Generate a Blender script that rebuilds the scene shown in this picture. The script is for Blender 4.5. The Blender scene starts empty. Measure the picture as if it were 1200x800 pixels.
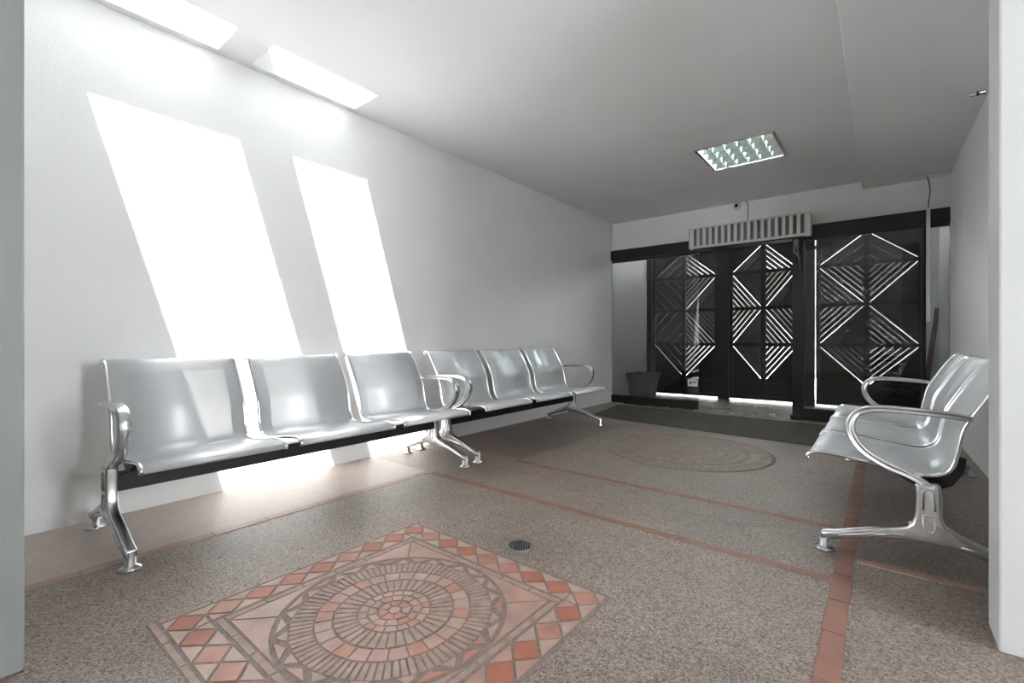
import bpy, bmesh, math, random
from math import sin, cos, pi, radians
from mathutils import Vector
random.seed(7)
scn = bpy.context.scene
COL = scn.collection

# ------------------------------------------------------------------ materials
def new_mat(name):
    m = bpy.data.materials.new(name); m.use_nodes = True
    nt = m.node_tree
    return m, nt, nt.nodes['Principled BSDF']

def simple(name, col, rough=0.5, metal=0.0, noise=0.0, nscale=8.0, bump=0.0, bscale=60.0, spec=0.5):
    m, nt, b = new_mat(name)
    N, L = nt.nodes, nt.links
    b.inputs['Base Color'].default_value = (*col, 1)
    b.inputs['Roughness'].default_value = rough
    b.inputs['Metallic'].default_value = metal
    b.inputs['Specular IOR Level'].default_value = spec
    tc = N.new('ShaderNodeTexCoord')
    if noise > 0:
        n = N.new('ShaderNodeTexNoise'); n.inputs['Scale'].default_value = nscale
        n.inputs['Detail'].default_value = 5
        L.new(tc.outputs['Object'], n.inputs['Vector'])
        r = N.new('ShaderNodeValToRGB')
        r.color_ramp.elements[0].position = .3; r.color_ramp.elements[1].position = .7
        r.color_ramp.elements[0].color = (*[c * (1 - noise) for c in col], 1)
        r.color_ramp.elements[1].color = (*[min(1, c * (1 + noise * .6)) for c in col], 1)
        L.new(n.outputs['Fac'], r.inputs['Fac']); L.new(r.outputs['Color'], b.inputs['Base Color'])
    if bump > 0:
        n2 = N.new('ShaderNodeTexNoise'); n2.inputs['Scale'].default_value = bscale
        n2.inputs['Detail'].default_value = 4
        L.new(tc.outputs['Object'], n2.inputs['Vector'])
        bp = N.new('ShaderNodeBump'); bp.inputs['Strength'].default_value = bump; bp.inputs['Distance'].default_value = .01
        L.new(n2.outputs['Fac'], bp.inputs['Height']); L.new(bp.outputs['Normal'], b.inputs['Normal'])
    return m

def aggregate(name, stops, vscale, rough, stain, bump):
    """washed-pebble concrete: voronoi pebbles tinted at random, large soft wear patches"""
    m, nt, b = new_mat(name); N, L = nt.nodes, nt.links
    tc = N.new('ShaderNodeTexCoord')
    v = N.new('ShaderNodeTexVoronoi'); v.inputs['Scale'].default_value = vscale
    L.new(tc.outputs['Object'], v.inputs['Vector'])
    sep = N.new('ShaderNodeSeparateColor'); L.new(v.outputs['Color'], sep.inputs['Color'])
    r = N.new('ShaderNodeValToRGB'); cr = r.color_ramp; cr.interpolation = 'LINEAR'
    cr.elements[0].position = stops[0][0]; cr.elements[0].color = (*stops[0][1], 1)
    cr.elements[1].position = stops[-1][0]; cr.elements[1].color = (*stops[-1][1], 1)
    for p, c in stops[1:-1]:
        e = cr.elements.new(p); e.color = (*c, 1)
    L.new(sep.outputs['Red'], r.inputs['Fac'])
    n = N.new('ShaderNodeTexNoise'); n.inputs['Scale'].default_value = 1.7; n.inputs['Detail'].default_value = 7
    n.inputs['Roughness'].default_value = .62
    L.new(tc.outputs['Object'], n.inputs['Vector'])
    r2 = N.new('ShaderNodeValToRGB')
    r2.color_ramp.elements[0].position = .32; r2.color_ramp.elements[1].position = .68
    r2.color_ramp.elements[0].color = (*stain[0], 1); r2.color_ramp.elements[1].color = (*stain[1], 1)
    L.new(n.outputs['Fac'], r2.inputs['Fac'])
    mx = N.new('ShaderNodeMix'); mx.data_type = 'RGBA'; mx.blend_type = 'MULTIPLY'
    mx.inputs['Factor'].default_value = 1
    L.new(r.outputs['Color'], mx.inputs['A']); L.new(r2.outputs['Color'], mx.inputs['B'])
    L.new(mx.outputs['Result'], b.inputs['Base Color'])
    rr = N.new('ShaderNodeMapRange'); rr.inputs['To Min'].default_value = rough - .1; rr.inputs['To Max'].default_value = rough + .15
    L.new(n.outputs['Fac'], rr.inputs['Value']); L.new(rr.outputs['Result'], b.inputs['Roughness'])
    bp = N.new('ShaderNodeBump'); bp.inputs['Strength'].default_value = bump; bp.inputs['Distance'].default_value = .003
    bp.invert = True
    L.new(v.outputs['Distance'], bp.inputs['Height']); L.new(bp.outputs['Normal'], b.inputs['Normal'])
    return m

M = {}
M['wall'] = simple('white_wall_paint', (.85, .85, .85), .62, 0, .025, 2.2, .12, 55)
M['ceiling'] = simple('white_ceiling_paint', (.86, .86, .865), .7, 0, .03, 1.5, .05, 40)
M['pillar'] = simple('pillar_paint', (.56, .565, .56), .55, 0, .03, 3, .08, 60)
M['stub'] = simple('grey_green_paint', (.31, .33, .315), .5, 0, .04, 3, .08, 60)
M['agg'] = aggregate('washed_pebble_concrete', [(0, (.09, .07, .06)), (.22, (.22, .176, .152)), (.6, (.295, .243, .213)), (1, (.44, .37, .33))],
                     190, .42, ((.66, .64, .62), (1, .985, .97)), .5)
M['smooth'] = aggregate('trowelled_concrete', [(0, (.37, .315, .285)), (.5, (.43, .37, .335)), (1, (.49, .43, .39))],
                        240, .45, ((.72, .68, .66), (1, .98, .96)), .15)
M['redstain'] = aggregate('red_stained_concrete', [(0, (.12, .09, .078)), (.5, (.20, .155, .137)), (1, (.28, .228, .203))],
                          180, .4, ((.62, .56, .54), (1, .97, .95)), .35)
M['vestfloor'] = aggregate('polished_stone_floor', [(0, (.2, .19, .18)), (.5, (.27, .255, .245)), (1, (.36, .34, .33))],
                           90, .25, ((.6, .58, .56), (1, 1, 1)), .1)
M['strip'] = simple('terracotta_strip', (.26, .125, .092), .5, 0, .22, 9, .15, 90)
M['strip_faded'] = simple('faded_terracotta_strip', (.36, .235, .195), .5, 0, .22, 7, .15, 90)
M['tileA'] = simple('terracotta_tile', (.36, .13, .08), .45, 0, .2, 12, .1, 90)
M['tileB'] = simple('terracotta_tile_pale', (.40, .195, .145), .45, 0, .2, 12, .1, 90)
M['tileC'] = simple('tan_clay_tile', (.41, .29, .24), .45, 0, .18, 12, .1, 90)
M['tileD'] = simple('pink_clay_tile', (.40, .25, .205), .45, 0, .2, 12, .1, 90)
M['brick'] = simple('thin_clay_brick', (.35, .25, .208), .55, 0, .25, 25, .2, 90)
M['mortar'] = simple('grey_mortar', (.235, .187, .165), .75, 0, .25, 40, .4, 120)
M['wornA'] = simple('worn_brown_tile', (.22, .166, .138), .5, 0, .25, 14, .15, 80)
M['wornB'] = simple('worn_tan_tile', (.25, .197, .165), .5, 0, .25, 14, .15, 80)
M['wornM'] = simple('worn_mortar', (.22, .178, .153), .6, 0, .2, 30, .2, 90)
M['mat'] = simple('olive_doormat_pile', (.10, .098, .082), .95, 0, .35, 60, .8, 220, spec=.15)
M['matrim'] = simple('doormat_rubber', (.05, .05, .045), .7)
M['alu'] = simple('cast_aluminium', (.58, .585, .59), .27, 1.0, .05, 20)
M['chrome'] = simple('polished_chrome', (.78, .79, .80), .13, 1.0)
M['beam'] = simple('black_powder_coat', (.008, .008, .009), .45, 0, .1, 30)
M['blackmetal'] = simple('black_gate_paint', (.006, .0063, .0066), .5, 0, .2, 6, .05, 40)
M['slat'] = simple('dark_slat_paint', (.05, .053, .051), .4, 0, .2, 6, .05, 40)
M['blackframe'] = simple('black_aluminium_frame', (.005, .005, .006), .4, 0, .1, 10)
M['white_plastic'] = simple('white_plastic', (.70, .70, .68), .4)
M['grille_dark'] = simple('grille_recess', (.27, .265, .26), .7)
M['cable'] = simple('grey_cable', (.12, .125, .13), .5)
M['planter'] = simple('grey_plastic_planter', (.30, .275, .285), .5, 0, .1, 8)
M['soil'] = simple('planter_soil', (.05, .035, .025), .95, 0, .4, 40, .8, 90)
M['wood'] = simple('red_brown_wood', (.16, .05, .033), .45, 0, .35, 14)
M['drain'] = simple('drain_metal', (.20, .20, .195), .4, .8, .2, 30)
M['drainhole'] = simple('drain_dark', (.015, .015, .015), .8)
M['lens'] = simple('camera_lens', (.01, .01, .012), .1)
M['paper'] = simple('white_sticker_paper', (.62, .64, .65), .6)
M['ink'] = simple('dark_vinyl', (.01, .01, .012), .5)
M['street'] = simple('street_concrete', (.3, .295, .285), .8, 0, .1, 4)
M['backdrop'] = simple('dark_backdrop', (.055, .056, .055), .8, 0, .95, 1.6)  # dark and uneven, to dim and vary the gate slits
M['shaft'] = simple('bare_concrete', (.53, .53, .53), .8, 0, .1, 6)
M['mirror'] = simple('mirror_aluminium', (.66, .78, .76), .22, 1.0)

def emission(name, col, s):
    m, nt, b = new_mat(name)
    b.inputs['Base Color'].default_value = (*col, 1)
    b.inputs['Emission Color'].default_value = (*col, 1); b.inputs['Emission Strength'].default_value = s
    return m
M['tube'] = emission('fluorescent_tube', (.90, 1.0, .985), 3.0)

def glass(name, tint, refl=1.0):
    m, nt, b = new_mat(name); N, L = nt.nodes, nt.links
    N.remove(b)
    out = N['Material Output']
    tr = N.new('ShaderNodeBsdfTransparent'); tr.inputs['Color'].default_value = (*tint, 1)
    gl = N.new('ShaderNodeBsdfGlossy'); gl.inputs['Roughness'].default_value = .015
    gl.inputs['Color'].default_value = (refl, refl, refl, 1)
    fr = N.new('ShaderNodeFresnel'); fr.inputs['IOR'].default_value = 1.5
    mix = N.new('ShaderNodeMixShader')
    L.new(fr.outputs['Fac'], mix.inputs['Fac']); L.new(tr.outputs['BSDF'], mix.inputs[1]); L.new(gl.outputs['BSDF'], mix.inputs[2])
    L.new(mix.outputs['Shader'], out.inputs['Surface'])
    return m
M['glass'] = glass('smoked_glass', (.70, .71, .72))
M['skyglass'] = glass('clear_glass', (.97, .98, .98))
M['roofglass'] = glass('tinted_roof_glass', (.62, .63, .64))

def perforated():
    """silver sheet steel with a hexagonal field of punched holes (UV in metres, holes only inside the margins)"""
    m, nt, b = new_mat('perforated_silver_steel'); N, L = nt.nodes, nt.links
    out = N['Material Output']
    b.inputs['Base Color'].default_value = (.63, .645, .665, 1)
    b.inputs['Metallic'].default_value = .35; b.inputs['Roughness'].default_value = .42
    uv = N.new('ShaderNodeUVMap'); uv.uv_map = 'UVMap'
    sx = N.new('ShaderNodeSeparateXYZ'); L.new(uv.outputs['UV'], sx.inputs['Vector'])
    def math_(op, a, bb=None, c=None):
        n = N.new('ShaderNodeMath'); n.operation = op
        for i, x in enumerate((a, bb, c)):
            if x is None: continue
            if isinstance(x, (int, float)): n.inputs[i].default_value = x
            else: L.new(x, n.inputs[i])
        return n.outputs[0]
    P, R = .0085, .0019
    def lattice(ox, oy):
        fx = math_('SUBTRACT', math_('FRACT', math_('DIVIDE', math_('ADD', sx.outputs['X'], ox), P)), .5)
        fy = math_('SUBTRACT', math_('FRACT', math_('DIVIDE', math_('ADD', sx.outputs['Y'], oy), P * 1.732)), .5)
        dx = math_('MULTIPLY', fx, P); dy = math_('MULTIPLY', fy, P * 1.732)
        d = math_('SQRT', math_('ADD', math_('MULTIPLY', dx, dx), math_('MULTIPLY', dy, dy)))
        return math_('LESS_THAN', d, R)
    hole = math_('MAXIMUM', lattice(10, 10), lattice(10 + P / 2, 10 + P * .866))
    # margins: u in [-W/2, W/2], v arc length
    inx = math_('LESS_THAN', math_('ABSOLUTE', sx.outputs['X']), .215)
    iny = math_('MULTIPLY', math_('GREATER_THAN', sx.outputs['Y'], .075), math_('LESS_THAN', sx.outputs['Y'], .86))
    fac = math_('MULTIPLY', hole, math_('MULTIPLY', inx, iny))
    tr = N.new('ShaderNodeBsdfTransparent')
    mix = N.new('ShaderNodeMixShader')
    L.new(fac, mix.inputs['Fac']); L.new(b.outputs['BSDF'], mix.inputs[1]); L.new(tr.outputs['BSDF'], mix.inputs[2])
    L.new(mix.outputs['Shader'], out.inputs['Surface'])
    return m
M['perf'] = perforated()

# ------------------------------------------------------------------ mesh helpers
class MB:
    def __init__(s): s.v = []; s.f = []; s.mi = []; s.sm = []; s.mats = []; s.uv = {}
    def mat(s, m):
        if m not in s.mats: s.mats.append(m)
        return s.mats.index(m)
    def add(s, vs, fs, m, smooth=False):
        o = len(s.v); s.v += [tuple(v) for v in vs]; k = s.mat(m)
        for f in fs: s.f.append([o + i for i in f]); s.mi.append(k); s.sm.append(smooth)
    def box(s, a, b, m):
        x0, y0, z0 = a; x1, y1, z1 = b
        vs = [(x0,y0,z0),(x1,y0,z0),(x1,y1,z0),(x0,y1,z0),(x0,y0,z1),(x1,y0,z1),(x1,y1,z1),(x0,y1,z1)]
        s.add(vs, [(0,3,2,1),(4,5,6,7),(0,1,5,4),(1,2,6,5),(2,3,7,6),(3,0,4,7)], m)
    def prism(s, poly, z0, z1, m, fn=None, smooth=False):
        """polygon (CCW, 2-D) extruded; fn maps (a, b, h) to xyz"""
        fn = fn or (lambda a, b, h: (a, b, h))
        n = len(poly)
        vs = [fn(a, b, z0) for a, b in poly] + [fn(a, b, z1) for a, b in poly]
        fs = [tuple(range(n))[::-1], tuple(range(n, 2 * n))] + [(i, (i + 1) % n, n + (i + 1) % n, n + i) for i in range(n)]
        s.add(vs, fs, m, smooth)
    def sweep(s, path, section, m, side=None, closed_section=True, caps=True):
        """section = list of (a, b): a along 'side' vector, b along the normal of the path"""
        path = [Vector(p) for p in path]; n = len(path)
        vs = []
        up = None
        for i, p in enumerate(path):
            t = (path[min(i + 1, n - 1)] - path[max(i - 1, 0)]).normalized()
            if side is not None:
                sd = Vector(side)
                sd = (sd - t * sd.dot(t)).normalized()
            else:
                if up is None:
                    up = Vector((0, 0, 1)) if abs(t.z) < .9 else Vector((1, 0, 0))
                sd = t.cross(up).normalized(); up = sd.cross(t).normalized()
            nm = t.cross(sd).normalized()
            sec = section(i / (n - 1)) if callable(section) else section
            k = len(sec)
            for a, b in sec: vs.append(p + sd * a + nm * b)
        fs = []
        for i in range(n - 1):
            for j in range(k):
                j2 = (j + 1) % k
                fs.append((i * k + j, i * k + j2, (i + 1) * k + j2, (i + 1) * k + j))
        s.add(vs, fs, m, True)
        if caps:
            o = len(s.v) - n * k
            s.f.append([o + j for j in range(k)][::-1]); s.mi.append(s.mat(m)); s.sm.append(False)
            s.f.append([o + (n - 1) * k + j for j in range(k)]); s.mi.append(s.mat(m)); s.sm.append(False)
    def tube(s, path, r, m, seg=10, side=None):
        if callable(r): sec = lambda t: [(r(t) * cos(2*pi*j/seg), r(t) * sin(2*pi*j/seg)) for j in range(seg)]
        else: sec = [(r * cos(2*pi*j/seg), r * sin(2*pi*j/seg)) for j in range(seg)]
        s.sweep(path, sec, m, side)
    def lathe(s, prof, m, c=(0,0,0), seg=24, axis='Z'):
        vs = []; n = len(prof)
        for r, h in prof:
            for j in range(seg):
                a = 2*pi*j/seg
                p = {'Z': (r*cos(a), r*sin(a), h), 'Y': (r*cos(a), h, r*sin(a)), 'X': (h, r*cos(a), r*sin(a))}[axis]
                vs.append((c[0]+p[0], c[1]+p[1], c[2]+p[2]))
        fs = [(i*seg+j, i*seg+(j+1)%seg, (i+1)*seg+(j+1)%seg, (i+1)*seg+j) for i in range(n-1) for j in range(seg)]
        s.add(vs, fs, m, True)
        o = len(s.v) - n*seg
        for ring in (0, n-1):
            if prof[ring][0] > 1e-5:
                s.f.append([o+ring*seg+j for j in range(seg)]); s.mi.append(s.mat(m)); s.sm.append(False)
    def build(s, name, parent=None, bevel=0, seg=2, recalc=True):
        me = bpy.data.meshes.new(name); me.from_pydata(s.v, [], s.f)
        for m in s.mats: me.materials.append(m)
        me.polygons.foreach_set('material_index', s.mi); me.polygons.foreach_set('use_smooth', s.sm)
        me.update()
        if recalc:
            bm = bmesh.new(); bm.from_mesh(me); bmesh.ops.recalc_face_normals(bm, faces=bm.faces); bm.to_mesh(me); bm.free()
        o = bpy.data.objects.new(name, me); COL.objects.link(o)
        if parent is not None: o.parent = parent
        if bevel:
            b = o.modifiers.new('bevel', 'BEVEL'); b.width = bevel; b.segments = seg; b.limit_method = 'ANGLE'; b.angle_limit = radians(40)
            try: b.harden_normals = False
            except Exception: pass
        return o

def empty(name, label, cat, loc=(0,0,0), rz=0, group=None):
    o = bpy.data.objects.new(name, None); COL.objects.link(o); o.empty_display_size = .1
    o.location = loc; o.rotation_euler = (0,0,rz)
    o['label'] = label; o['category'] = cat
    if group: o['group'] = group
    return o
def tag(o, label, cat, group=None):
    o['label'] = label; o['category'] = cat
    if group: o['group'] = group
    return o
def struct(o, label=None):
    o['kind'] = 'structure'
    if label: o['label'] = label
    return o
def smooth_path(pts, n=6):
    """Catmull-Rom through 2-D / 3-D points"""
    P = [Vector(p) for p in pts]; out = []
    for i in range(len(P) - 1):
        p0 = P[i-1] if i else P[i] * 2 - P[i+1]
        p1, p2 = P[i], P[i+1]
        p3 = P[i+2] if i + 2 < len(P) else P[i+1] * 2 - P[i]
        for k in range(n):
            t = k / n
            out.append(.5 * ((2*p1) + (-p0+p2)*t + (2*p0-5*p1+4*p2-p3)*t*t + (-p0+3*p1-3*p2+p3)*t**3))
    out.append(P[-1]); return out
def copy_tree(o, parent=None):
    c = o.copy(); COL.objects.link(c)
    if parent is not None: c.parent = parent
    for ch in list(o.children): copy_tree(ch, c)
    return c

# ------------------------------------------------------------------ the room
XL, YB, ZC, ZS = -3.07, 6.2, 2.59, 2.505      # left wall, back wall, ceiling, lowered soffit
ROOF = 3.05
YG = 7.47                                     # street gate

def slab_cells(xs, ys, hole, z0, z1, mat_of, mb, side=None):
    for i in range(len(xs) - 1):
        for j in range(len(ys) - 1):
            x0, x1, y0, y1 = xs[i], xs[i+1], ys[j], ys[j+1]
            if hole(i, j): continue
            m = mat_of((x0+x1)/2, (y0+y1)/2)
            mb.add([(x0,y0,z1),(x1,y0,z1),(x1,y1,z1),(x0,y1,z1)], [(0,1,2,3)], m)
            mb.add([(x0,y0,z0),(x1,y0,z0),(x1,y1,z0),(x0,y1,z0)], [(3,2,1,0)], m)
            for (di, dj, q) in ((-1,0,((x0,y1),(x0,y0))),(1,0,((x1,y0),(x1,y1))),(0,-1,((x0,y0),(x1,y0))),(0,1,((x1,y1),(x0,y1)))):
                a, b = i+di, j+dj
                if a < 0 or b < 0 or a >= len(xs)-1 or b >= len(ys)-1 or hole(a, b):
                    (ax,ay),(bx,by) = q
                    mb.add([(ax,ay,z0),(bx,by,z0),(bx,by,z1),(ax,ay,z1)], [(0,1,2,3)], side or m)

# floor: one slab, different finishes let into it
mb = MB()
def fmat(x, y):
    if y > 6.05: return M['vestfloor']
    if x < -2.44 and y < 2.1: return M['smooth']
    if x < -2.12 and 2.76 < y < 4.5: return M['redstain']
    return M['agg']
slab_cells([-4.2,-3.07,-2.44,-2.12,.52,2.7], [-3.6,.15,2.1,2.76,4.5,6.05,7.62], lambda i,j: False, -.12, 0, fmat, mb)
struct(mb.build('floor', recalc=False), 'washed pebble concrete floor with clay tile bands')

# ceiling with two roof-light shafts and the hole for the light fitting
SKX = (-3.016, -2.72); SK = [(.19, 1.025), (1.21, 1.915)]
LX = (-1.305, -.69); LY = (4.255, 4.865)
mb = MB()
xs = [-4.2, SKX[0], SKX[1], LX[0], LX[1], -.168, 2.7]
ys = [-3.6, SK[0][0], SK[0][1], SK[1][0], SK[1][1], LY[0], LY[1], 7.62]
hole = lambda i,j: (i == 1 and j in (1,3)) or (i == 3 and j == 5)
slab_cells(xs, ys, hole, ZC, ROOF, lambda x,y: M['ceiling'], mb, M['shaft'])
struct(mb.build('ceiling', recalc=False), 'white plastered ceiling')
mb = MB(); mb.box((-.168, 2.0, ZS), (.62, YB, ZC - .001), M['ceiling'])
struct(mb.build('ceiling_soffit', bevel=.004), 'lowered strip of ceiling along the right wall')

# roof-light frames and panes at roof level
for k, (y0, y1) in enumerate(SK):
    mb = MB()
    for a, b in (((SKX[0]-.06, y0-.06), (SKX[0], y1+.06)), ((SKX[1], y0-.06), (SKX[1]+.06, y1+.06)),
                 ((SKX[0], y0-.06), (SKX[1], y0)), ((SKX[0], y1), (SKX[1], y1+.06))):
        mb.box((a[0], a[1], ROOF), (b[0], b[1], ROOF+.03), M['white_plastic'])
    w = struct(mb.build('window_%d' % (k+1)), 'roof light %s in the ceiling beside the left wall' % ('nearer' if k == 0 else 'farther'))
    p = MB(); p.box((SKX[0]-.05, y0-.05, ROOF+.03), (SKX[1]+.05, y1+.05, ROOF+.036), M['roofglass'])
    p.build('pane', w)

mb = MB(); mb.box((XL-.2, .15, 0), (XL, 7.62, ZC), M['wall'])
struct(mb.build('wall_left'), 'long white wall on the left, sunlit')
# right wall runs very slightly askew
mb = MB(); mb.prism([(.565, 2.085), (.75, 2.085), (.75, 7.62), (.512, 7.62), (.512, YB)], 0, ZC, M['wall'])
struct(mb.build('wall_right'), 'white wall on the right')
# wall over the shop front and over the gate
mb = MB(); mb.box((XL, YB, 2.18), (.512, YB+.15, ZC), M['wall'])
struct(mb.build('wall_back'), 'white wall over the glass front')
mb = MB(); mb.box((XL, YG-.02, 2.335), (.512, 7.62, 2.40), M['wall'])
struct(mb.build('wall_gate'), 'wall over the street gate')
mb = MB(); mb.box((.387, 7.25, 0), (.512, 7.62, 2.334), M['wall'])
struct(mb.build('trim_7'), 'white pier at the right end of the gate')
# stub wall at left foreground, pier at right foreground
mb = MB(); mb.box((-4.2, -.12, 0), (-1.82, .15, ZC), M['stub'])
struct(mb.build('wall_near_left', bevel=.006), 'end of the stub wall at the left edge')
mb = MB(); mb.box((.262, 1.917, 0), (2.7, 2.085, ZC), M['pillar'])
struct(mb.build('wall_near_right', bevel=.006), 'end of the partition wall at the right edge')
# the room the camera stands in; its unseen windows are added for fill light
mb = MB()
mb.box((-4.4, -3.6, 0), (-4.2, .15, ZC), M['wall'])
struct(mb.build('wall_rear_left'))
mb = MB(); V0, V1, G0, G1 = 1.0, 1.9, .45, 2.4
mb.box((2.7, -3.6, 0), (2.9, V0, ZC), M['wall']); mb.box((2.7, V1, 0), (2.9, 2.085, ZC), M['wall'])
mb.box((2.7, V0, 0), (2.9, V1, G0), M['wall']); mb.box((2.7, V0, G1), (2.9, V1, ZC), M['wall'])
struct(mb.build('wall_rear_right'))
mb = MB()  # unseen side window, added to brighten the left wall
for y in (V0, (V0+V1)/2-.025, V1-.05): mb.box((2.77, y, G0), (2.83, y+.05, G1), M['blackframe'])
for z in (G0, G1-.05): mb.box((2.77, V0, z), (2.83, V1, z+.05), M['blackframe'])
w = struct(mb.build('window_7'), 'unseen side window added behind for fill light')
p = MB(); p.box((2.796, V0+.05, G0+.05), (2.804, V1-.05, G1-.05), M['skyglass']); p.build('pane', w)
H0, H1 = .3, 2.42
WX = [(-4.1, -3.0), (1.5, 2.6)]
mb = MB(); xe = [-4.4, WX[0][0], WX[0][1], WX[1][0], WX[1][1], 2.9]
for i in range(5):
    if i in (1, 3):
        mb.box((xe[i], -3.8, 0), (xe[i+1], -3.6, H0), M['wall']); mb.box((xe[i], -3.8, H1), (xe[i+1], -3.6, ZC), M['wall'])
    else: mb.box((xe[i], -3.8, 0), (xe[i+1], -3.6, ZC), M['wall'])
struct(mb.build('wall_rear'))
for k, (x0, x1) in enumerate(WX):  # unseen rear windows, added to fill the far end with daylight
    mb = MB(); xm = (x0+x1)/2
    for x in (x0, xm-.025, x1-.05): mb.box((x, -3.73, H0), (x+.05, -3.67, H1), M['blackframe'])
    for z in (H0, H1-.05): mb.box((x0, -3.73, z), (x1, -3.67, z+.05), M['blackframe'])
    w = struct(mb.build('window_%d' % (3 if k == 0 else 6)), 'unseen window added behind for fill light')
    p = MB(); p.box((x0+.05, -3.705, H0+.05), (x1-.05, -3.698, H1-.05), M['skyglass']); p.build('pane', w)

# outside pavement
mb = MB(); mb.box((-9, 7.62, -.14), (6, 16, -.02), M['street'])
struct(mb.build('ground'), 'pavement beyond the gate')

mb = MB(); mb.box((-12, 13, -.02), (7, 13.3, 3.7), M['backdrop'])  # unseen dark screen added so less light shows through the gate slits
struct(mb.build('street_backdrop'), 'facade added across the street to dim the gate slits')

# ------------------------------------------------------------------ clay bands in the floor
def band(n, x0, x1, y0, y1, m, along, piece=.235, label=None):
    mb = MB(); a0, a1 = (x0, x1) if along == 'X' else (y0, y1)
    a = a0
    while a < a1 - .01:
        b = min(a1, a + piece * random.uniform(.85, 1.15))
        j = random.uniform(-.002, .002)
        if along == 'X': mb.box((a+.003, y0+j, -.004), (b-.003, y1+j, .0022), m)
        else: mb.box((x0+j, a+.003, -.004), (x1+j, b-.003, .0022), m)
        a = b
    struct(mb.build('trim_%d' % n, bevel=.001, seg=1), label)
band(1, -2.44, -2.388, -1.2, 2.075, M['strip_faded'], 'Y', label='faded clay band along the left bench')
band(2, -2.385, -.15, 2.08, 2.128, M['strip'], 'X', label='nearer clay band across the floor')
band(3, -2.12, -.15, 2.675, 2.722, M['strip'], 'X', label='farther clay band across the floor')
band(4, -.148, -.088, -1.2, 4.55, M['strip'], 'Y', label='clay band along the right bench')
band(5, -.083, .56, 2.325, 2.372, M['strip_faded'], 'X', label='faded clay band under the right bench')

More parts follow.
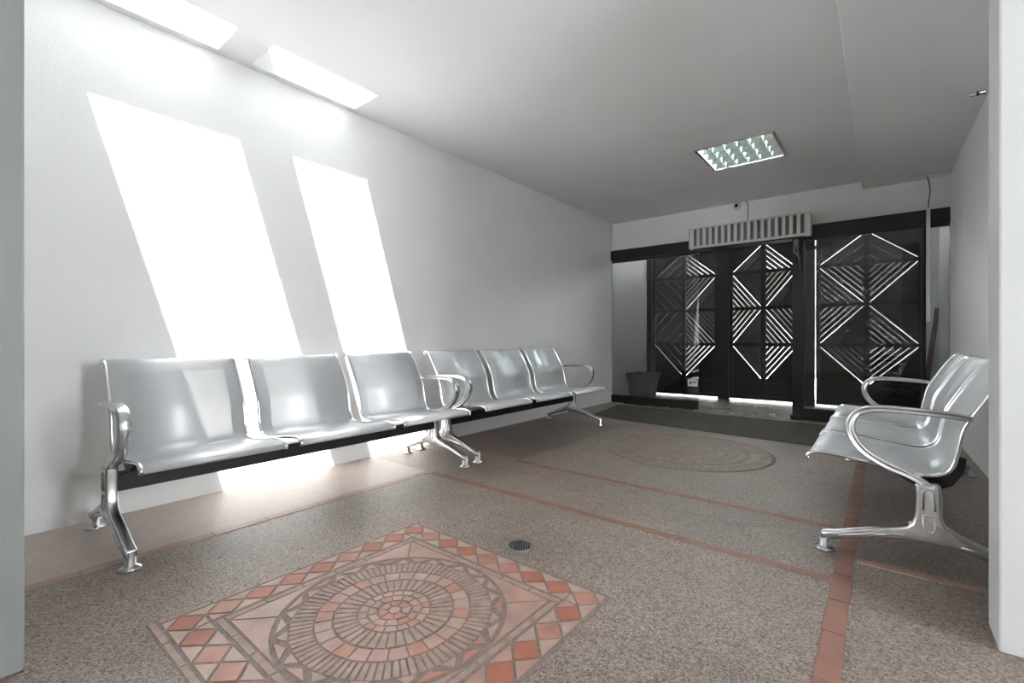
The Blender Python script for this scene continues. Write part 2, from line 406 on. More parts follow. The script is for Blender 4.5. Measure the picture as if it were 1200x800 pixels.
# ------------------------------------------------------------------ square mosaic
def mosaic(cx, cy):
    t = empty('floor_mosaic', 'square clay tile mosaic with circle design set in the floor', 'mosaic', (cx, cy, 0))
    H, I = .512, .405                              # border between these half sizes
    Z0, Z1 = -.004, .0045
    b = MB(); b.prism([(-H-.03,-H-.03),(H+.012,-H-.03),(H+.012,H+.012),(-H-.03,H+.012)], -.006, .0015, M['mortar']); b.build('mortar_bed', t)
    def shrink(poly, g=.0045):
        # inset a convex polygon by g
        n = len(poly); out = []
        for i in range(n):
            p0, p1, p2 = Vector(poly[i-1]), Vector(poly[i]), Vector(poly[(i+1) % n])
            d1 = (p1-p0).normalized(); d2 = (p2-p1).normalized()
            n1 = Vector((-d1.y, d1.x)); n2 = Vector((-d2.y, d2.x))
            bis = n1 + n2
            k = 1 + n1.dot(n2)
            out.append(tuple(p1 + bis * (g / max(k, .35))))
        return out
    # border of squares set on their corners, with triangles between
    dia, tri = MB(), MB()
    w = (H - I) / 2; c = (H + I) / 2
    N = 9; step = 2 * (H - w) / (N - 1) if False else 2 * c / (N - 1)
    def rot(p, k):
        x, y = p
        for _ in range(k): x, y = -y, x
        return x, y
    for k in range(4):
        for i in range(N):
            a = -c + i * step
            if i < N - 1:   # corner diamonds belong to one side only
                hw = step / 2
                q = [(a, -c - w), (a + hw, -c), (a, -c + w), (a - hw, -c)]
                dia.prism(shrink([rot(p, k) for p in q]), Z0, Z1 + random.uniform(-.001, .001), random.choice([M['tileA'], M['tileA'], M['tileB']]))
            if i < N - 1:
                m0 = a + step / 2
                if i > 0 or True:
                    q = [(a, -c - w), (a + step, -c - w), (m0, -c)]
                    tri.prism(shrink([rot(p, k) for p in q]), Z0, Z1, random.choice([M['tileC'], M['tileC'], M['tileD']]))
                if 0 < i < N - 2:
                    q = [(a, -c + w), (m0, -c), (a + step, -c + w)]
                    tri.prism(shrink([rot(p, k) for p in q]), Z0, Z1, random.choice([M['tileC'], M['tileD']]))
    pass
    for k in range(4):       # pieces that close the corners of the border
        a0 = -c + step/2
        for q in ([(-H,-H), (-c,-H), (-H,-c)], [(-I,-I), (-c,-I), (a0,-c)], [(-I,-I), (a0,-c), (-c+step,-I)]):
            tri.prism(shrink([rot(p, k) for p in q], .0035), Z0, Z1, M['tileC'])
            if q[1][1] != -H: tri.prism(shrink([rot((y_, x_), k) for x_, y_ in q][::-1], .0035), Z0, Z1, M['tileD']) if q[1] == (a0,-c) else None
    dia.build('diamond_tiles', t, bevel=.0012, seg=1); tri.build('triangle_tiles', t, bevel=.0012, seg=1)
    # thin bricks: frame inside the border and edging of the near side
    fr = MB()
    def brickrow(p, q, wd, n):
        p, q = Vector(p), Vector(q); d = (q - p) / n; nn = Vector((-d.y, d.x)).normalized() * wd
        for i in range(n):
            a, b_ = p + d * i, p + d * (i + 1)
            fr.prism(shrink([tuple(a), tuple(b_), tuple(b_ + nn), tuple(a + nn)], .003), Z0, Z1 - .001, M['brick'])
    for k in range(4):
        brickrow(rot((-.398, -.398), k), rot((.372, -.398), k), .026, 6)
    fr.build('brick_frame', t, bevel=.001, seg=1)
    for k in (0, 3):
        fr = MB(); brickrow(rot((-H-.028, -H-.028), k), rot((H+.002, -H-.028), k), .024, 7); fr.build('brick_edging', t, bevel=.001, seg=1)
    # corner tiles between square and circle, split on the diagonal
    R0 = .366; S = .366; ct = MB()
    for k in range(4):
        for half in (0, 1):
            a0, a1 = (radians(225), radians(262)) if half == 0 else (radians(188), radians(225))
            n = 8
            arc = [((R0+.006)*cos(a0+(a1-a0)*i/n), (R0+.006)*sin(a0+(a1-a0)*i/n)) for i in range(n+1)]
            if half == 0:
                poly = [(-S+.006, -S+.001), (arc[-1][0], -S+.001)] + arc[::-1]
                poly = [(-S+.006, -S+.001), (arc[-1][0], min(arc[-1][1], -S+.002))] + [arc[-1 - i] for i in range(1, n+1)]
                poly[-1] = (arc[0][0]+.003, arc[0][1]-.003)
            else:
                poly = [(-S+.001, -S+.006)] + [arc[-1 - i] for i in range(0, n+1)]
                poly[1] = (arc[-1][0]+.003, arc[-1][1]-.003) if False else poly[1]
                # order: corner, along the diagonal to the arc middle, along the arc, to the square side
                poly = [(-S+.001, -S+.006), (arc[-1][0]-.003, arc[-1][1]+.003)] + [arc[-1 - i] for i in range(1, n)] + [(min(arc[0][0], -S+.002), arc[0][1])]
            ct.prism([rot(p, k) for p in poly], Z0, Z1, random.choice([M['tileD'], M['tileC'], M['tileD']]))
    ct.build('corner_tiles', t)
    # rings
    def ring(name, r0, r1, n, m, gap=.004, jit=0, taper=0):
        mbx = MB()
        for i in range(n):
            a0 = 2*pi*i/n; a1 = 2*pi*(i+1)/n
            g0, g1 = gap/2/r0, gap/2/r1
            mm = random.choice(m)
            s = 3 if n < 40 else 1
            outer = [(r1*cos(a0+g1+(a1-a0-2*g1)*k/s), r1*sin(a0+g1+(a1-a0-2*g1)*k/s)) for k in range(s+1)]
            inner = [(r0*cos(a1-g0-(a1-a0-2*g0)*k/s), r0*sin(a1-g0-(a1-a0-2*g0)*k/s)) for k in range(s+1)]
            dj = random.uniform(-jit, jit)
            mbx.prism(outer + inner, Z0, Z1 + dj, mm)
        return mbx.build(name, t, bevel=.001, seg=1)
    ring('inner_brick_ring', .122, .19, 40, [M['brick']], .006, .001)
    ring('tile_ring', .197, .246, 26, [M['tileD'], M['tileB'], M['tileD'], M['tileC']], .005, .001)
    ring('outer_brick_ring', .252, .318, 84, [M['brick']], .0065, .001)
    tr = MB(); n = 34
    for i in range(n):
        a = 2*pi*i/n; h = pi/n*.86
        rr = [(.323, a-h), (.352, a), (.323, a+h)] if i % 2 else [(.357, a-h*1.5), (.330, a), (.357, a+h*1.5)]
        poly = [(r*cos(x), r*sin(x)) for r, x in rr]
        if i % 2 == 0: poly = [poly[0], poly[2], poly[1]] if False else poly[::-1]
        tr.prism(poly, Z0, Z1, random.choice([M['tileD'], M['tileC'], M['tileB']]))
    tr.build('triangle_ring', t)
    # cobbled centre
    cc = MB(); cells = [(0, 0, .022)]
    cc.prism([(.021*cos(x), .021*sin(x)) for x in [k*pi/3 for k in range(6)]], Z0, Z1, M['tileC'])
    for r0, r1, nn, off in ((.026, .055, 7, .2), (.06, .087, 12, .0), (.092, .116, 18, .3)):
        for i in range(nn):
            a0 = 2*pi*(i+off)/nn; a1 = a0 + 2*pi/nn; g = .0045/2/r0; g2 = .0045/2/r1
            j = [random.uniform(-.003, .003) for _ in range(4)]
            cc.prism([((r0+j[0])*cos(a0+g), (r0+j[0])*sin(a0+g)), ((r1+j[1])*cos(a0+g2), (r1+j[1])*sin(a0+g2)),
                      ((r1+j[2])*cos(a1-g2), (r1+j[2])*sin(a1-g2)), ((r0+j[3])*cos(a1-g), (r0+j[3])*sin(a1-g))],
                     Z0, Z1 + random.uniform(-.001, .001), random.choice([M['tileC'], M['tileD'], M['tileB'], M['brick']]))
    cc.build('centre_cobbles', t, bevel=.001, seg=1)
    return t
mosaic(-1.262, .952)

# worn round mosaic near the door
t = empty('floor_mosaic', 'worn round brown tile mosaic set in the floor near the doormat', 'mosaic', (-1.25, 3.83, 0))
b = MB(); b.lathe([(0, .0005), (.64, .0005), (.64, -.004)], M['wornM'], seg=64); b.build('mortar_bed', t)
for nm, r0, r1, n in (('centre_tiles', .03, .16, 14), ('inner_tile_ring', .17, .30, 26), ('middle_tile_ring', .31, .45, 36), ('outer_tile_ring', .46, .62, 48)):
    mbx = MB(); sub = 2
    for q in range(sub):
        a_, b_ = r0 + (r1-r0)*q/sub, r0 + (r1-r0)*(q+1)/sub - .008
        for i in range(n):
            a0 = 2*pi*(i + .5*q)/n; a1 = a0 + 2*pi/n; g = .008/2/a_; g2 = .008/2/b_
            mbx.prism([(a_*cos(a0+g), a_*sin(a0+g)), (b_*cos(a0+g2), b_*sin(a0+g2)), (b_*cos(a1-g2), b_*sin(a1-g2)), (a_*cos(a1-g), a_*sin(a1-g))],
                      -.003, .0014, random.choice([M['wornA'], M['wornA'], M['wornB']]))
    mbx.build(nm, t)

# floor drain
t = empty('floor_drain', 'small round metal drain grate in the floor by the mosaic corner', 'drain', (-1.232, 1.594, 0))
b = MB(); b.lathe([(0, .001), (.052, .001), (.052, -.005)], M['drainhole'], seg=32); b.build('sump', t)
b = MB(); b.lathe([(.058, -.004), (.058, .004), (.049, .005), (.049, -.004)], M['drain'], seg=32); b.build('rim', t)
b = MB()
for i in range(-4, 5):
    x = i * .0108; h = math.sqrt(.05**2 - x*x)
    b.box((x-.0026, -h, -.001), (x+.0026, h, .0042), M['drain'])
b.box((-.05, -.003, -.001), (.05, .003, .0044), M['drain'])
g = b.build('grate', t); g.rotation_euler[2] = radians(35)

# doormat
t = empty('doormat', 'wide dark olive doormat lying before the glass doors', 'doormat', (0, 0, 0))
out = [(-2.70, 4.85), (.34, 4.545), (.40, 5.80), (-2.83, 5.86)]
b = MB(); b.prism(out, .001, .007, M['matrim']); b.build('rubber_edge', t)
ins = [(-2.68, 4.872), (.32, 4.572), (.378, 5.78), (-2.808, 5.84)]
b = MB(); b.prism(ins, .002, .012, M['mat']); b.build('pile', t)

# ------------------------------------------------------------------ waiting benches
PROFILE = smooth_path([(.396, .376), (.402, .388), (.388, .403), (.345, .410), (.24, .400), (.12, .382), (.02, .371), (-.035, .381),
                       (-.066, .418), (-.082, .49), (-.098, .566), (-.132, .635), (-.175, .71), (-.222, .782), (-.25, .802), (-.28, .80), (-.298, .782)], 5)
SW = .558                       # seat width
FRAME = [(.352, .078), (.30, .092), (.20, .127), (.11, .154), (.07, .168), (.052, .186), (.043, .22), (.04, .30), (.045, .345),
         (-.03, .35), (-.036, .30), (-.036, .22), (-.048, .19), (-.085, .166), (-.19, .124), (-.265, .092), (-.315, .076),
         (-.315, .046), (-.27, .054), (-.17, .088), (-.07, .116), (.05, .118), (.18, .094), (.30, .056), (.352, .046)]
ARM = smooth_path([(.0, .335), (.055, .366), (.135, .398), (.205, .445), (.243, .505), (.246, .56), (.218, .602), (.16, .619), (.06, .620), (-.05, .614), (-.118, .606)], 5)

def make_seat(root, x):
    th = .0035
    mb = MB(); n = len(PROFILE)
    arc = [0]
    for i in range(1, n): arc.append(arc[-1] + (PROFILE[i] - PROFILE[i-1]).length)
    vs = []; uvs = []
    for i, p in enumerate(PROFILE):
        t = (PROFILE[min(i+1, n-1)] - PROFILE[max(i-1, 0)]).normalized(); nm = Vector((t.y, -t.x))
        for q in (p + nm*th/2, p - nm*th/2):
            for sx in (-1, 1):
                vs.append((x + sx*SW/2, q.x, q.y)); uvs.append((sx*SW/2, arc[i]))
    fs = []
    for i in range(n-1):
        o = i*4; p = o+4
        fs += [(o, o+1, p+1, p), (o+2, p+2, p+3, o+3), (o, p, p+2, o+2), (o+1, o+3, p+3, p+1)]
    fs += [(0, 2, 3, 1), ((n-1)*4, (n-1)*4+1, (n-1)*4+3, (n-1)*4+2)]
    mb.add(vs, fs, M['perf'], True)
    for k in range(len(fs)):
        if k >= len(fs)-2 or k % 4 in (2, 3): mb.sm[k] = False
    o = mb.build('seat', root)
    uv = o.data.uv_layers.new(name='UVMap')
    for lp in o.data.loops: uv.data[lp.index].uv = uvs[lp.vertex_index]
    for s in (-1, 1):
        r = MB()
        path = [(x + s*SW/2, p.x, p.y) for p in PROFILE[1:-3]]
        r.tube(path, .0085, M['chrome'], 10, side=(1,0,0))
        r.build('side_rail', o)
    return o

def make_bench():
    t = empty('waiting_bench', '', 'bench')
    for x in (-.635, 0, .635): make_seat(t, x)
    b = MB(); b.box((-.915, -.03, .235), (.915, .03, .312), M['beam']); b.build('support_beam', t, bevel=.004)
    # black curved brackets carrying the seats on the beam
    for x in (-.865, .865):
        br = MB()
        top = [(.115, .376), (.02, .364), (-.038, .374), (-.072, .416), (-.084, .45)]
        pts = smooth_path(top, 4)
        low = [(-.108, .445), (-.102, .39), (-.07, .335), (-.03, .312), (.03, .312), (.07, .332), (.118, .362)]
        poly = [(p.x, p.y) for p in pts] + low
        br.prism(poly[::-1], x-.011, x+.011, M['beam'], lambda a, c, h: (h, a, c))
        br.build('seat_bracket', t)
    for s in (-1, 1):
        x = s*.935
        f = MB(); f.prism(FRAME[::-1], x-.022, x+.022, M['alu'], lambda a, c, h: (h, a, c))
        fo = f.build('leg_frame', t, bevel=.009, seg=3)
        fo.data.polygons.foreach_set('use_smooth', [True]*len(fo.data.polygons))
        # raised outlines cast into both faces
        rl = MB()
        for sd in (-1, 1):
            xx = x + sd*.0225
            def loop(pts, r=.0035): rl.tube([(xx, a, c) for a, c in pts], r, M['alu'], 6, side=(1,0,0))
            loop([(.02, .245), (.021, .315), (.014, .325), (-.006, .325), (-.014, .315), (-.014, .245)])
            loop([(.02, .225), (.02, .172), (.012, .16), (-.004, .16), (-.013, .172), (-.013, .225), (.02, .225)])
            loop([(.075, .132), (.18, .112), (.285, .078)]); loop([(-.085, .128), (-.12, .125), (-.20, .095), (-.255, .073)])
        rl.build('cast_relief', fo)
        for q in (.338, -.30):
            ft = MB(); ft.lathe([(0, .070), (.0185, .070), (.0185, .018), (.026, .014), (.038, .007), (.039, 0), (0, 0)], M['alu'], (x, q, 0), 20)
            ft.build('foot', fo)
        a = MB()
        def sec(tt):
            w = .0215; h = .0125 + .005*math.exp(-((tt-.42)/.22)**2)
            if tt > .93: h -= .004*(tt-.93)/.07
            # rounded bar with a groove along each side face
            half = [(w*.72, -h), (w*.96, -h*.82), (w, -h*.5), (w*.72, -h*.2), (w*.72, h*.2), (w, h*.5), (w*.96, h*.82), (w*.72, h)]
            return half + [(-p, q) for p, q in reversed(half)]
        a.sweep([(x, p.x, p.y) for p in ARM], sec, M['alu'], side=(1,0,0))
        ar = a.build('armrest', t)
        bo = MB(); bo.lathe([(0, -.004), (.011, -.004), (.011, .004), (0, .006)], M['chrome'], (x - s*.022, -.105, .606), 12, 'X')
        bo.lathe([(0, -.018), (.006, -.018), (.006, .018), (0, .018)], M['chrome'], (x - s*.022, -.105, .606), 8, 'X')
        bo.build('bolt', ar)
    return t
GRP = 'steel waiting benches'
b1 = make_bench()
b1.location = (-2.642, 1.41, 0); b1.rotation_euler = (0, 0, -pi/2)
b2 = copy_tree(b1); b2.location = (-2.655, 3.425, 0)
b3 = copy_tree(b1); b3.location = (.143, 3.335, 0); b3.rotation_euler = (0, 0, pi/2)
tag(b1, 'nearer steel three-seat waiting bench on the left, below the sunlit patches', 'bench', GRP)
tag(b2, 'farther steel waiting bench by the left wall, ending near the doormat', 'bench', GRP)
tag(b3, 'steel three-seat waiting bench standing alone against the right wall', 'bench', GRP)

# ------------------------------------------------------------------ glass front
YF = 6.15
mb = MB(); mb.box((XL, 6.11, 2.04), (.512, 6.199, 2.183), M['blackframe'])
struct(mb.build('trim_6', bevel=.003), 'black header over the glass front')
def pane_unit(name, x0, x1, label, rail=.115, stile=(.0, .0), y=YF, top=2.04):
    fr = MB()
    fr.box((x0, y-.03, 0), (x1, y+.03, rail), M['blackframe'])
    fr.box((x0, y-.02, top-.03), (x1, y+.02, top), M['blackframe'])
    if stile[0]: fr.box((x0, y-.025, rail), (x0+stile[0], y+.025, top-.03), M['blackframe'])
    if stile[1]: fr.box((x1-stile[1], y-.025, rail), (x1, y+.025, top-.03), M['blackframe'])
    o = struct(fr.build(name, bevel=.002, seg=1), label)
    p = MB(); p.box((x0+stile[0], y-.005, rail), (x1-stile[1], y+.005, top-.03), M['glass']); p.build('pane', o)
    return o
pane_unit('window_4', XL, -1.85, 'smoked fixed glass pane left of the doorway', .105, y=6.16)
d1 = pane_unit('door_1', -.80, .315, 'smoked sliding glass door right of the doorway', .13, (.115, .012), y=6.12)
pane_unit('window_5', .318, .512, 'narrow fixed glass pane at the right wall', .1, (.02, 0), y=6.17)
# floor guide and top hanger of the sliding door
g = MB(); g.box((-.815, 6.05, 0), (-.70, 6.20, .045), M['blackframe']); g.box((-.79, 6.07, .045), (-.73, 6.165, .13), M['blackframe']); g.build('floor_guide', d1, bevel=.006)
g = MB(); g.box((-.785, 6.055, 1.93), (-.735, 6.085, 2.05), M['drain']); g.tube([(-.775, 6.07, 2.04), (-.775, 6.06, 1.9), (-.73, 6.06, 1.83), (-.725, 6.07, 1.70)], .012, M['drain'], 8)
g.tube([(-.74, 6.07, 2.04), (-.745, 6.06, 1.93), (-.73, 6.06, 1.83)], .009, M['drain'], 8); g.build('hanger', d1)
# dark lettering strip, too worn to read, on the door glass
g = MB(); xx = -.665
for k, wdt in enumerate((.03, .022, .034, .026, .03, .02, .036)):
    g.box((xx, 6.108, 1.905 + .004*(k % 2)), (xx+wdt, 6.1135, 1.945), M['ink'])
    xx += wdt + .006
g.build('decal', d1)
t = empty('sticker', 'small pale paper sticker low on the left glass pane', 'sticker', (-1.925, 6.15, .34))
b = MB(); b.box((-.062, 0, -.045), (.062, .0035, .045), M['paper']); b.build('paper', t)
b = MB(); b.box((-.04, -.0015, -.022), (-.01, .001, .02), M['cable']); b.box((0, -.0015, .0), (.045, .001, .02), M['cable']); b.build('print', t)

# planter behind the left pane
t = empty('planter', 'grey square planter standing behind the left glass pane', 'planter', (-2.862, 6.78, 0))
b = MB(); vs = []
lv = [(.0, .145, .13), (.335, .185, .175), (.335, .198, .19), (.395, .204, .196), (.395, .185, .175), (.30, .175, .165)]
for z, a, c in lv: vs += [(-a,-c,z),(a,-c,z),(a,c,z),(-a,c,z)]
fs = [(0,3,2,1)] + [(i*4+j, i*4+(j+1)%4, (i+1)*4+(j+1)%4, (i+1)*4+j) for i in range(len(lv)-1) for j in range(4)]
b.add(vs, fs, M['planter']); b.build('pot', t, bevel=.008)
b = MB(); b.box((-.172, -.16, .28), (.172, .16, .31), M['soil']); b.build('soil', t)

# board leaning behind the right pane
b = MB(); b.prism([(-.022, 0), (.022, 0), (.022, 1.0), (.012, 1.24), (-.022, 1.24)], -.012, .012, M['wood'], lambda a, c, h: (a, h, c))
o = tag(b.build('wooden_board', bevel=.003), 'reddish brown wooden board leaning upright behind the narrow right pane', 'board')
o.location = (.31, 6.50, .002); o.rotation_euler = (radians(-3), radians(6.6), 0)

# ------------------------------------------------------------------ street gate
def clip(poly, a, b, c):
    """keep a*x + b*y + c >= 0"""
    out = []
    for i in range(len(poly)):
        p, q = poly[i-1], poly[i]
        fp, fq = a*p[0]+b*p[1]+c, a*q[0]+b*q[1]+c
        if (fp >= 0) != (fq >= 0):
            t = fp/(fp-fq); out.append((p[0]+t*(q[0]-p[0]), p[1]+t*(q[1]-p[1])))
        if fq >= 0: out.append(q)
    return out
RAILS = [.335, .83, 1.36, 1.885, 2.29]
def cell(mb, x0, x1, z0, z1, d, gaps, solid=None, pitch=.055, lead=.012):
    """one cell filled with slats parallel to its diagonal; gaps = (upper, lower); solid = half left as plate"""
    rect = [(x0,z0),(x1,z0),(x1,z1),(x0,z1)]
    dx, dz = x1-x0, (z1-z0)*(1 if d == '/' else -1)
    ln = math.hypot(dx, dz); nx, nz = -dz/ln, dx/ln          # unit normal pointing up
    px, pz = x0, (z0 if d == '/' else z1)
    k0 = -(nx*px + nz*pz)
    for half, sgn in (('up', 1), ('low', -1)):
        a, b = nx*sgn, nz*sgn; k = k0*sgn
        g = gaps[0] if half == 'up' else gaps[1]
        if solid == half:
            poly = clip(rect, a, b, k - lead/2)
            if len(poly) > 2: mb.prism(poly, YG, YG+.012, M['blackmetal'], lambda u, v, h: (u, h, v))
            continue
        s = lead/2; i = 0
        while s < .6:
            e = s + pitch - g
            poly = clip(clip(rect, a, b, k - s), -a, -b, -(k) + e)
            if len(poly) > 2:
                area = abs(sum(poly[q-1][0]*poly[q][1]-poly[q][0]*poly[q-1][1] for q in range(len(poly))))/2
                if area > 2e-5:
                    yo = 0 if g > 0 or i % 2 else .022
                    mb.prism(poly, YG - .012 + yo, YG + .012 + yo, M['slat'], lambda u, v, h: (u, h, v))
            s += pitch; i += 1
def gate_leaf(label, x0, x1, table, lead):
    t = empty('gate_leaf', label, 'gate', (0, 0, 0), 0, 'black slatted street gate')
    xm = (x0+x1)/2; pw = .045; mw = .032
    f = MB()
    f.box((x0, YG-.03, .03), (x0+pw, YG+.03, 2.33), M['blackmetal']); f.box((x1-pw, YG-.03, .03), (x1, YG+.03, 2.33), M['blackmetal'])
    f.box((xm-mw, YG-.028, .03), (xm+mw, YG+.028, 2.33), M['blackmetal'])
    for z in RAILS[1:4]: f.box((x0+pw, YG-.026, z-.024), (x1-pw, YG+.026, z+.024), M['blackmetal'])
    f.box((x0+pw, YG-.026, .03), (x1-pw, YG+.026, .085), M['blackmetal']); f.box((x0+pw, YG-.026, 2.27), (x1-pw, YG+.026, 2.33), M['blackmetal'])
    f.box((x0+pw, YG-.026, .255), (x1-pw, YG+.026, .285), M['blackmetal'])
    f.build('frame', t)
    pl = MB(); pl.box((x0+pw, YG-.004, .085), (x1-pw, YG+.01, .335), M['blackmetal']); pl.build('kick_panel', t)
    for c_, (a, b, inner) in enumerate(((x0+pw, xm-mw, 'L'), (xm+mw, x1-pw, 'R'))):
        s = MB()
        for r in range(4):
            # r = 0 is the top row; its outer half is plate, as is that of the bottom row
            z1 = RAILS[4-r] - (.024 if r else .02); z0 = RAILS[3-r] + (.024 if r < 3 else 0)
            d = ('/', '\\', '/', '\\')[r] if c_ == 0 else ('\\', '/', '\\', '/')[r]
            solid = {0: 'up', 3: 'low'}.get(r)
            cell(s, a, b, z0, z1, d, table[c_][r], solid, lead=lead[c_])
        s.build('slat_panel', t)
    return t
G = .0045; g_ = .0025
gate_leaf('left leaf of the black slatted gate, behind the smoked pane', -2.98, -1.955,
          (((0,0),(0,0),(0,0),(0,0)), ((0,G),(G,0),(g_,G),(G,0))), (.002, .005))
gate_leaf('middle leaf of the black slatted gate, seen through the open doorway', -1.79, -.885,
          (((0,0),(0,G),(G,0),(0,0)), ((0,G),(G,0),(g_,G),(G,0))), (.0065, .0065))
gate_leaf('right leaf of the black slatted gate, behind the sliding glass door', -.70, .385,
          (((0,0),(.003,.0015),(.004,0),(.0015,0)), ((0,0),(.003,0),(0,.0015),(.003,0))), (.0065, .0055))
# posts between the leaves
def post(x0, x1, label):
    b = MB(); b.box((x0, YG-.05, 0), (x1, YG+.05, 2.33), M['blackmetal'])
    tag(b.build('gate_post', bevel=.003), label, 'gate post', 'black posts of the street gate')
post(-3.07, -2.985, 'black gate post at the far left, in the corner behind the planter')
post(-1.952, -1.793, 'wide black gate post between the left and middle gate leaves')
post(-.862, -.715, 'black gate post between two bright slits right of the doorway')

# ------------------------------------------------------------------ fittings
t = empty('air_curtain', 'long white air curtain unit with slotted grille above the doorway', 'air curtain', (-1.262, 5.96, 2.175))
w, d0, d1_, h = .652, -.02, .095, .13
b = MB()
b.box((-w, 0, h-.016), (w, .24, h), M['white_plastic']); b.box((-w, 0, -h), (w, .10, -h+.03), M['white_plastic'])
b.box((-w, 0, -h+.03), (-w+.032, .24, h-.016), M['white_plastic']); b.box((w-.032, 0, -h+.03), (w, .24, h-.016), M['white_plastic'])
b.build('housing', t, bevel=.006)
b = MB(); b.box((-w+.032, .05, -h+.03), (w-.032, .10, h-.016), M['grille_dark']); b.build('filter', t)
b = MB(); n = 18
for i in range(n):
    x = -w + .042 + (2*w - .084) * i/(n-1)
    b.box((x-.0165, .008, -h+.03), (x+.0165, .028, h-.016), M['white_plastic'])
b.build('grille', t)
b = MB(); b.box((-w+.05, .03, -h-.012), (w-.05, .085, -h), M['blackframe']); b.build('outlet', t)

t = empty('security_camera', 'small pale security camera near the ceiling above the air curtain', 'camera', (-1.385, 6.2, 2.545))
b = MB(); b.lathe([(0, 0), (.036, 0), (.036, -.012), (.02, -.02), (0, -.02)], M['white_plastic'], (0,0,.035), 20, 'Y'); b.build('base', t)
b = MB(); b.tube([(0,-.015,.035), (0,-.05,.03), (0,-.07,.0)], .010, M['white_plastic'], 8); b.build('arm', t)
b = MB(); b.lathe([(.0001, -.045), (.022, -.042), (.036, -.025), (.04, 0), (.036, .025), (.02, .04), (.0001, .043)], M['white_plastic'], (0,-.075,-.015), 20, 'Y'); bo = b.build('body', t)
b = MB(); b.lathe([(0, -.052), (.018, -.05), (.022, -.036), (0, -.036)], M['lens'], (0,-.075,-.015), 18, 'Y'); b.build('lens', bo)
b = MB(); b.lathe([(0, -.006), (.012, -.006), (.014, 0), (0, 0)], M['lens'], (0,-.022,.038), 14, 'Y'); b.build('sensor', t)
b = MB(); b.tube(smooth_path([(.03,-.01,.05), (.06,-.02,.062), (.095,-.012,.03), (.108,-.008,-.03), (.106,-.008,-.24)], 6), .005, M['cable'], 6); b.build('cable', t)

t = empty('ceiling_light', 'square recessed louvre light fitting in the ceiling', 'ceiling light', ((LX[0]+LX[1])/2, (LY[0]+LY[1])/2, ZC))
hw, hd = (LX[1]-LX[0])/2 - .003, (LY[1]-LY[0])/2 - .003
b = MB()
b.box((-hw, -hd, .09), (hw, hd, .10), M['mirror'])
for a in (((-hw,-hd),(-hw+.008,hd)), ((hw-.008,-hd),(hw,hd)), ((-hw,-hd),(hw,-hd+.008)), ((-hw,hd-.008),(hw,hd))):
    b.box((a[0][0], a[0][1], -.002), (a[1][0], a[1][1], .09), M['white_plastic'])
b.build('housing', t)
b = MB()       # rim
for a in (((-hw-.012,-hd-.012),(-hw+.006,hd+.012)), ((hw-.006,-hd-.012),(hw+.012,hd+.012)), ((-hw,-hd-.012),(hw,-hd+.006)), ((-hw,hd-.006),(hw,hd+.012))):
    b.box((a[0][0], a[0][1], -.005), (a[1][0], a[1][1], -.0005), M['alu'])
b.build('rim', t)
cw = 2*(hd-.008)/4
for i in range(4):
    y = -hd + .008 + cw*(i+.5)
    tb = MB(); tb.lathe([(.0001, -hw+.02), (.0125, -hw+.022), (.0125, hw-.022), (.0001, hw-.02)], M['tube'], (0, y, .062), 14, 'X'); tb.build('tube', t)
    rf = MB(); path = []
    sec = [(cw*.5*s_, .0015 + .085*(1 - abs(s_)**1.8)) for s_ in [k/8-1 for k in range(17)]]
    vs = [(x, y + a, c + .001) for x in (-hw+.009, hw-.009) for a, c in sec]; nS = len(sec)
    rf.add(vs, [(k, k+1, nS+k+1, nS+k) for k in range(nS-1)], M['mirror'], True)
    rf.build('reflector', t)
for k in range(1, 6):
    lv = MB()
    x = -hw + 2*hw*k/6
    for i in range(4):
        y0 = -hd + .008 + cw*i + .004; y1 = y0 + cw - .008
        pts = [(y0, .0), (y1, .0), (y1, .012)] + [(y1 - (y1-y0)*q/6, .012 + .03*sin(pi*q/6)) for q in range(1, 6)] + [(y0, .012)]
        lv.prism(pts, x-.0015, x+.0015, M['mirror'], lambda a, c, h_: (h_, a, c))
    lv.build('louvre_blade', t)

# white cable duct hanging in front of the header, with its wire
t = empty('cable_duct', 'white upright cable duct hanging in front of the right glass', 'cable duct', (.352, 6.098, 0))
b = MB(); b.box((-.0145, -.012, 1.08), (.014, .012, 2.20), M['white_plastic']); b.build('duct', t, bevel=.002)
b = MB(); b.tube(smooth_path([(0,0,2.18), (.004,0,2.26), (.014,.01,2.36), (.006,.005,2.44), (-.008,0,2.505)], 6), .006, M['cable'], 6); b.build('wire', t)
b = MB(); b.box((.06, 5.965, ZS-.014), (.515, 5.995, ZS-.0005), M['white_plastic'])
tag(b.build('ceiling_duct', bevel=.002), 'flat white cable duct running along the ceiling to the right wall', 'cable duct')
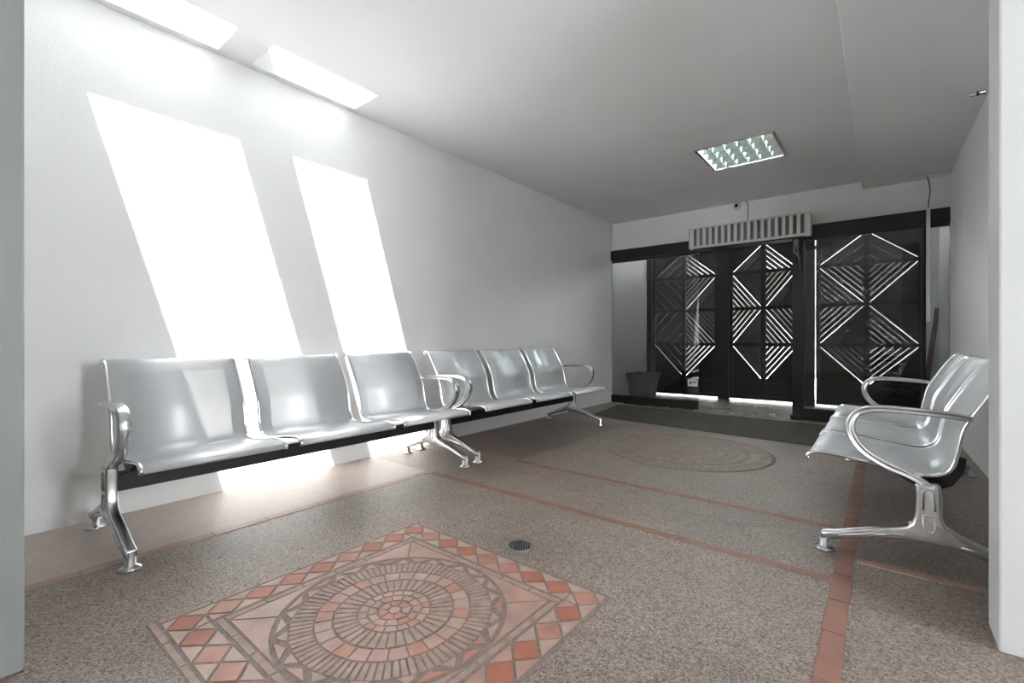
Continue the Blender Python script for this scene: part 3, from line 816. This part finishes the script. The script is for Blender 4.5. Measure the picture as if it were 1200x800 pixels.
# thin conduit in the left corner
t = empty('corner_cable', 'thin white cable running down the far left corner', 'cable', (XL, 6.12, 0))
b = MB(); b.tube([(.008, 0, .14), (.008, 0, ZC-.01)], .006, M['white_plastic'], 6); b.build('cable', t)
b = MB(); b.box((.001, -.02, 1.03), (.02, .02, 1.10), M['white_plastic']); b.build('junction_box', t, bevel=.003)
# small chrome spot on the lowered ceiling
t = empty('spotlight', 'tiny chrome fitting on the ceiling at the top of the right wall', 'fitting', (.485, 4.20, ZS))
b = MB(); b.lathe([(0, 0), (.012, 0), (.012, -.012), (0, -.012)], M['chrome'], (0,0,0), 14); b.build('base', t)
b = MB(); b.lathe([(.0001, -.045), (.009, -.045), (.012, -.03), (.012, .02), (.016, .026), (.016, .04), (.0001, .042)], M['chrome'], (0,0,-.018), 14, 'X'); bb = b.build('body', t)
b = MB(); b.lathe([(0, 0), (.0125, 0), (.0125, .012), (0, .012)], M['lens'], (-.012,0,-.018), 14, 'X'); b.build('collar', bb)

# ------------------------------------------------------------------ light
w = bpy.data.worlds.new('sky'); scn.world = w; w.use_nodes = True
bg = w.node_tree.nodes['Background']
bg.inputs['Color'].default_value = (.955, .98, 1.0, 1); bg.inputs['Strength'].default_value = 1.0
sl = bpy.data.lights.new('sun', 'SUN'); sl.energy = 13.0; sl.angle = radians(.6); sl.color = (1, .97, .92)
so = bpy.data.objects.new('sun', sl); COL.objects.link(so)
so.rotation_euler = Vector((-.112, .29, -1)).to_track_quat('-Z', 'Y').to_euler()
so.location = (-2.5, 0, 6)

# ------------------------------------------------------------------ camera and view
cd = bpy.data.cameras.new('camera'); cam = bpy.data.objects.new('camera', cd); COL.objects.link(cam)
cd.sensor_width = 36; cd.lens = 36*541/1200; cd.shift_y = -2/1200; cd.clip_start = .02
cam.location = (0, 0, .9); cam.rotation_euler = (radians(90), 0, radians(38.737))
scn.camera = cam
scn.view_settings.view_transform = 'Standard'; scn.view_settings.look = 'None'
scn.view_settings.gamma = 1; scn.view_settings.use_curve_mapping = False
scn.view_settings.exposure = 4.88
cy = scn.cycles
cy.use_denoising = True
cy.max_bounces = 14; cy.diffuse_bounces = 8; cy.glossy_bounces = 6; cy.transmission_bounces = 8; cy.transparent_max_bounces = 24
cy.sample_clamp_indirect = 8
cy.caustics_reflective = False; cy.caustics_refractive = False
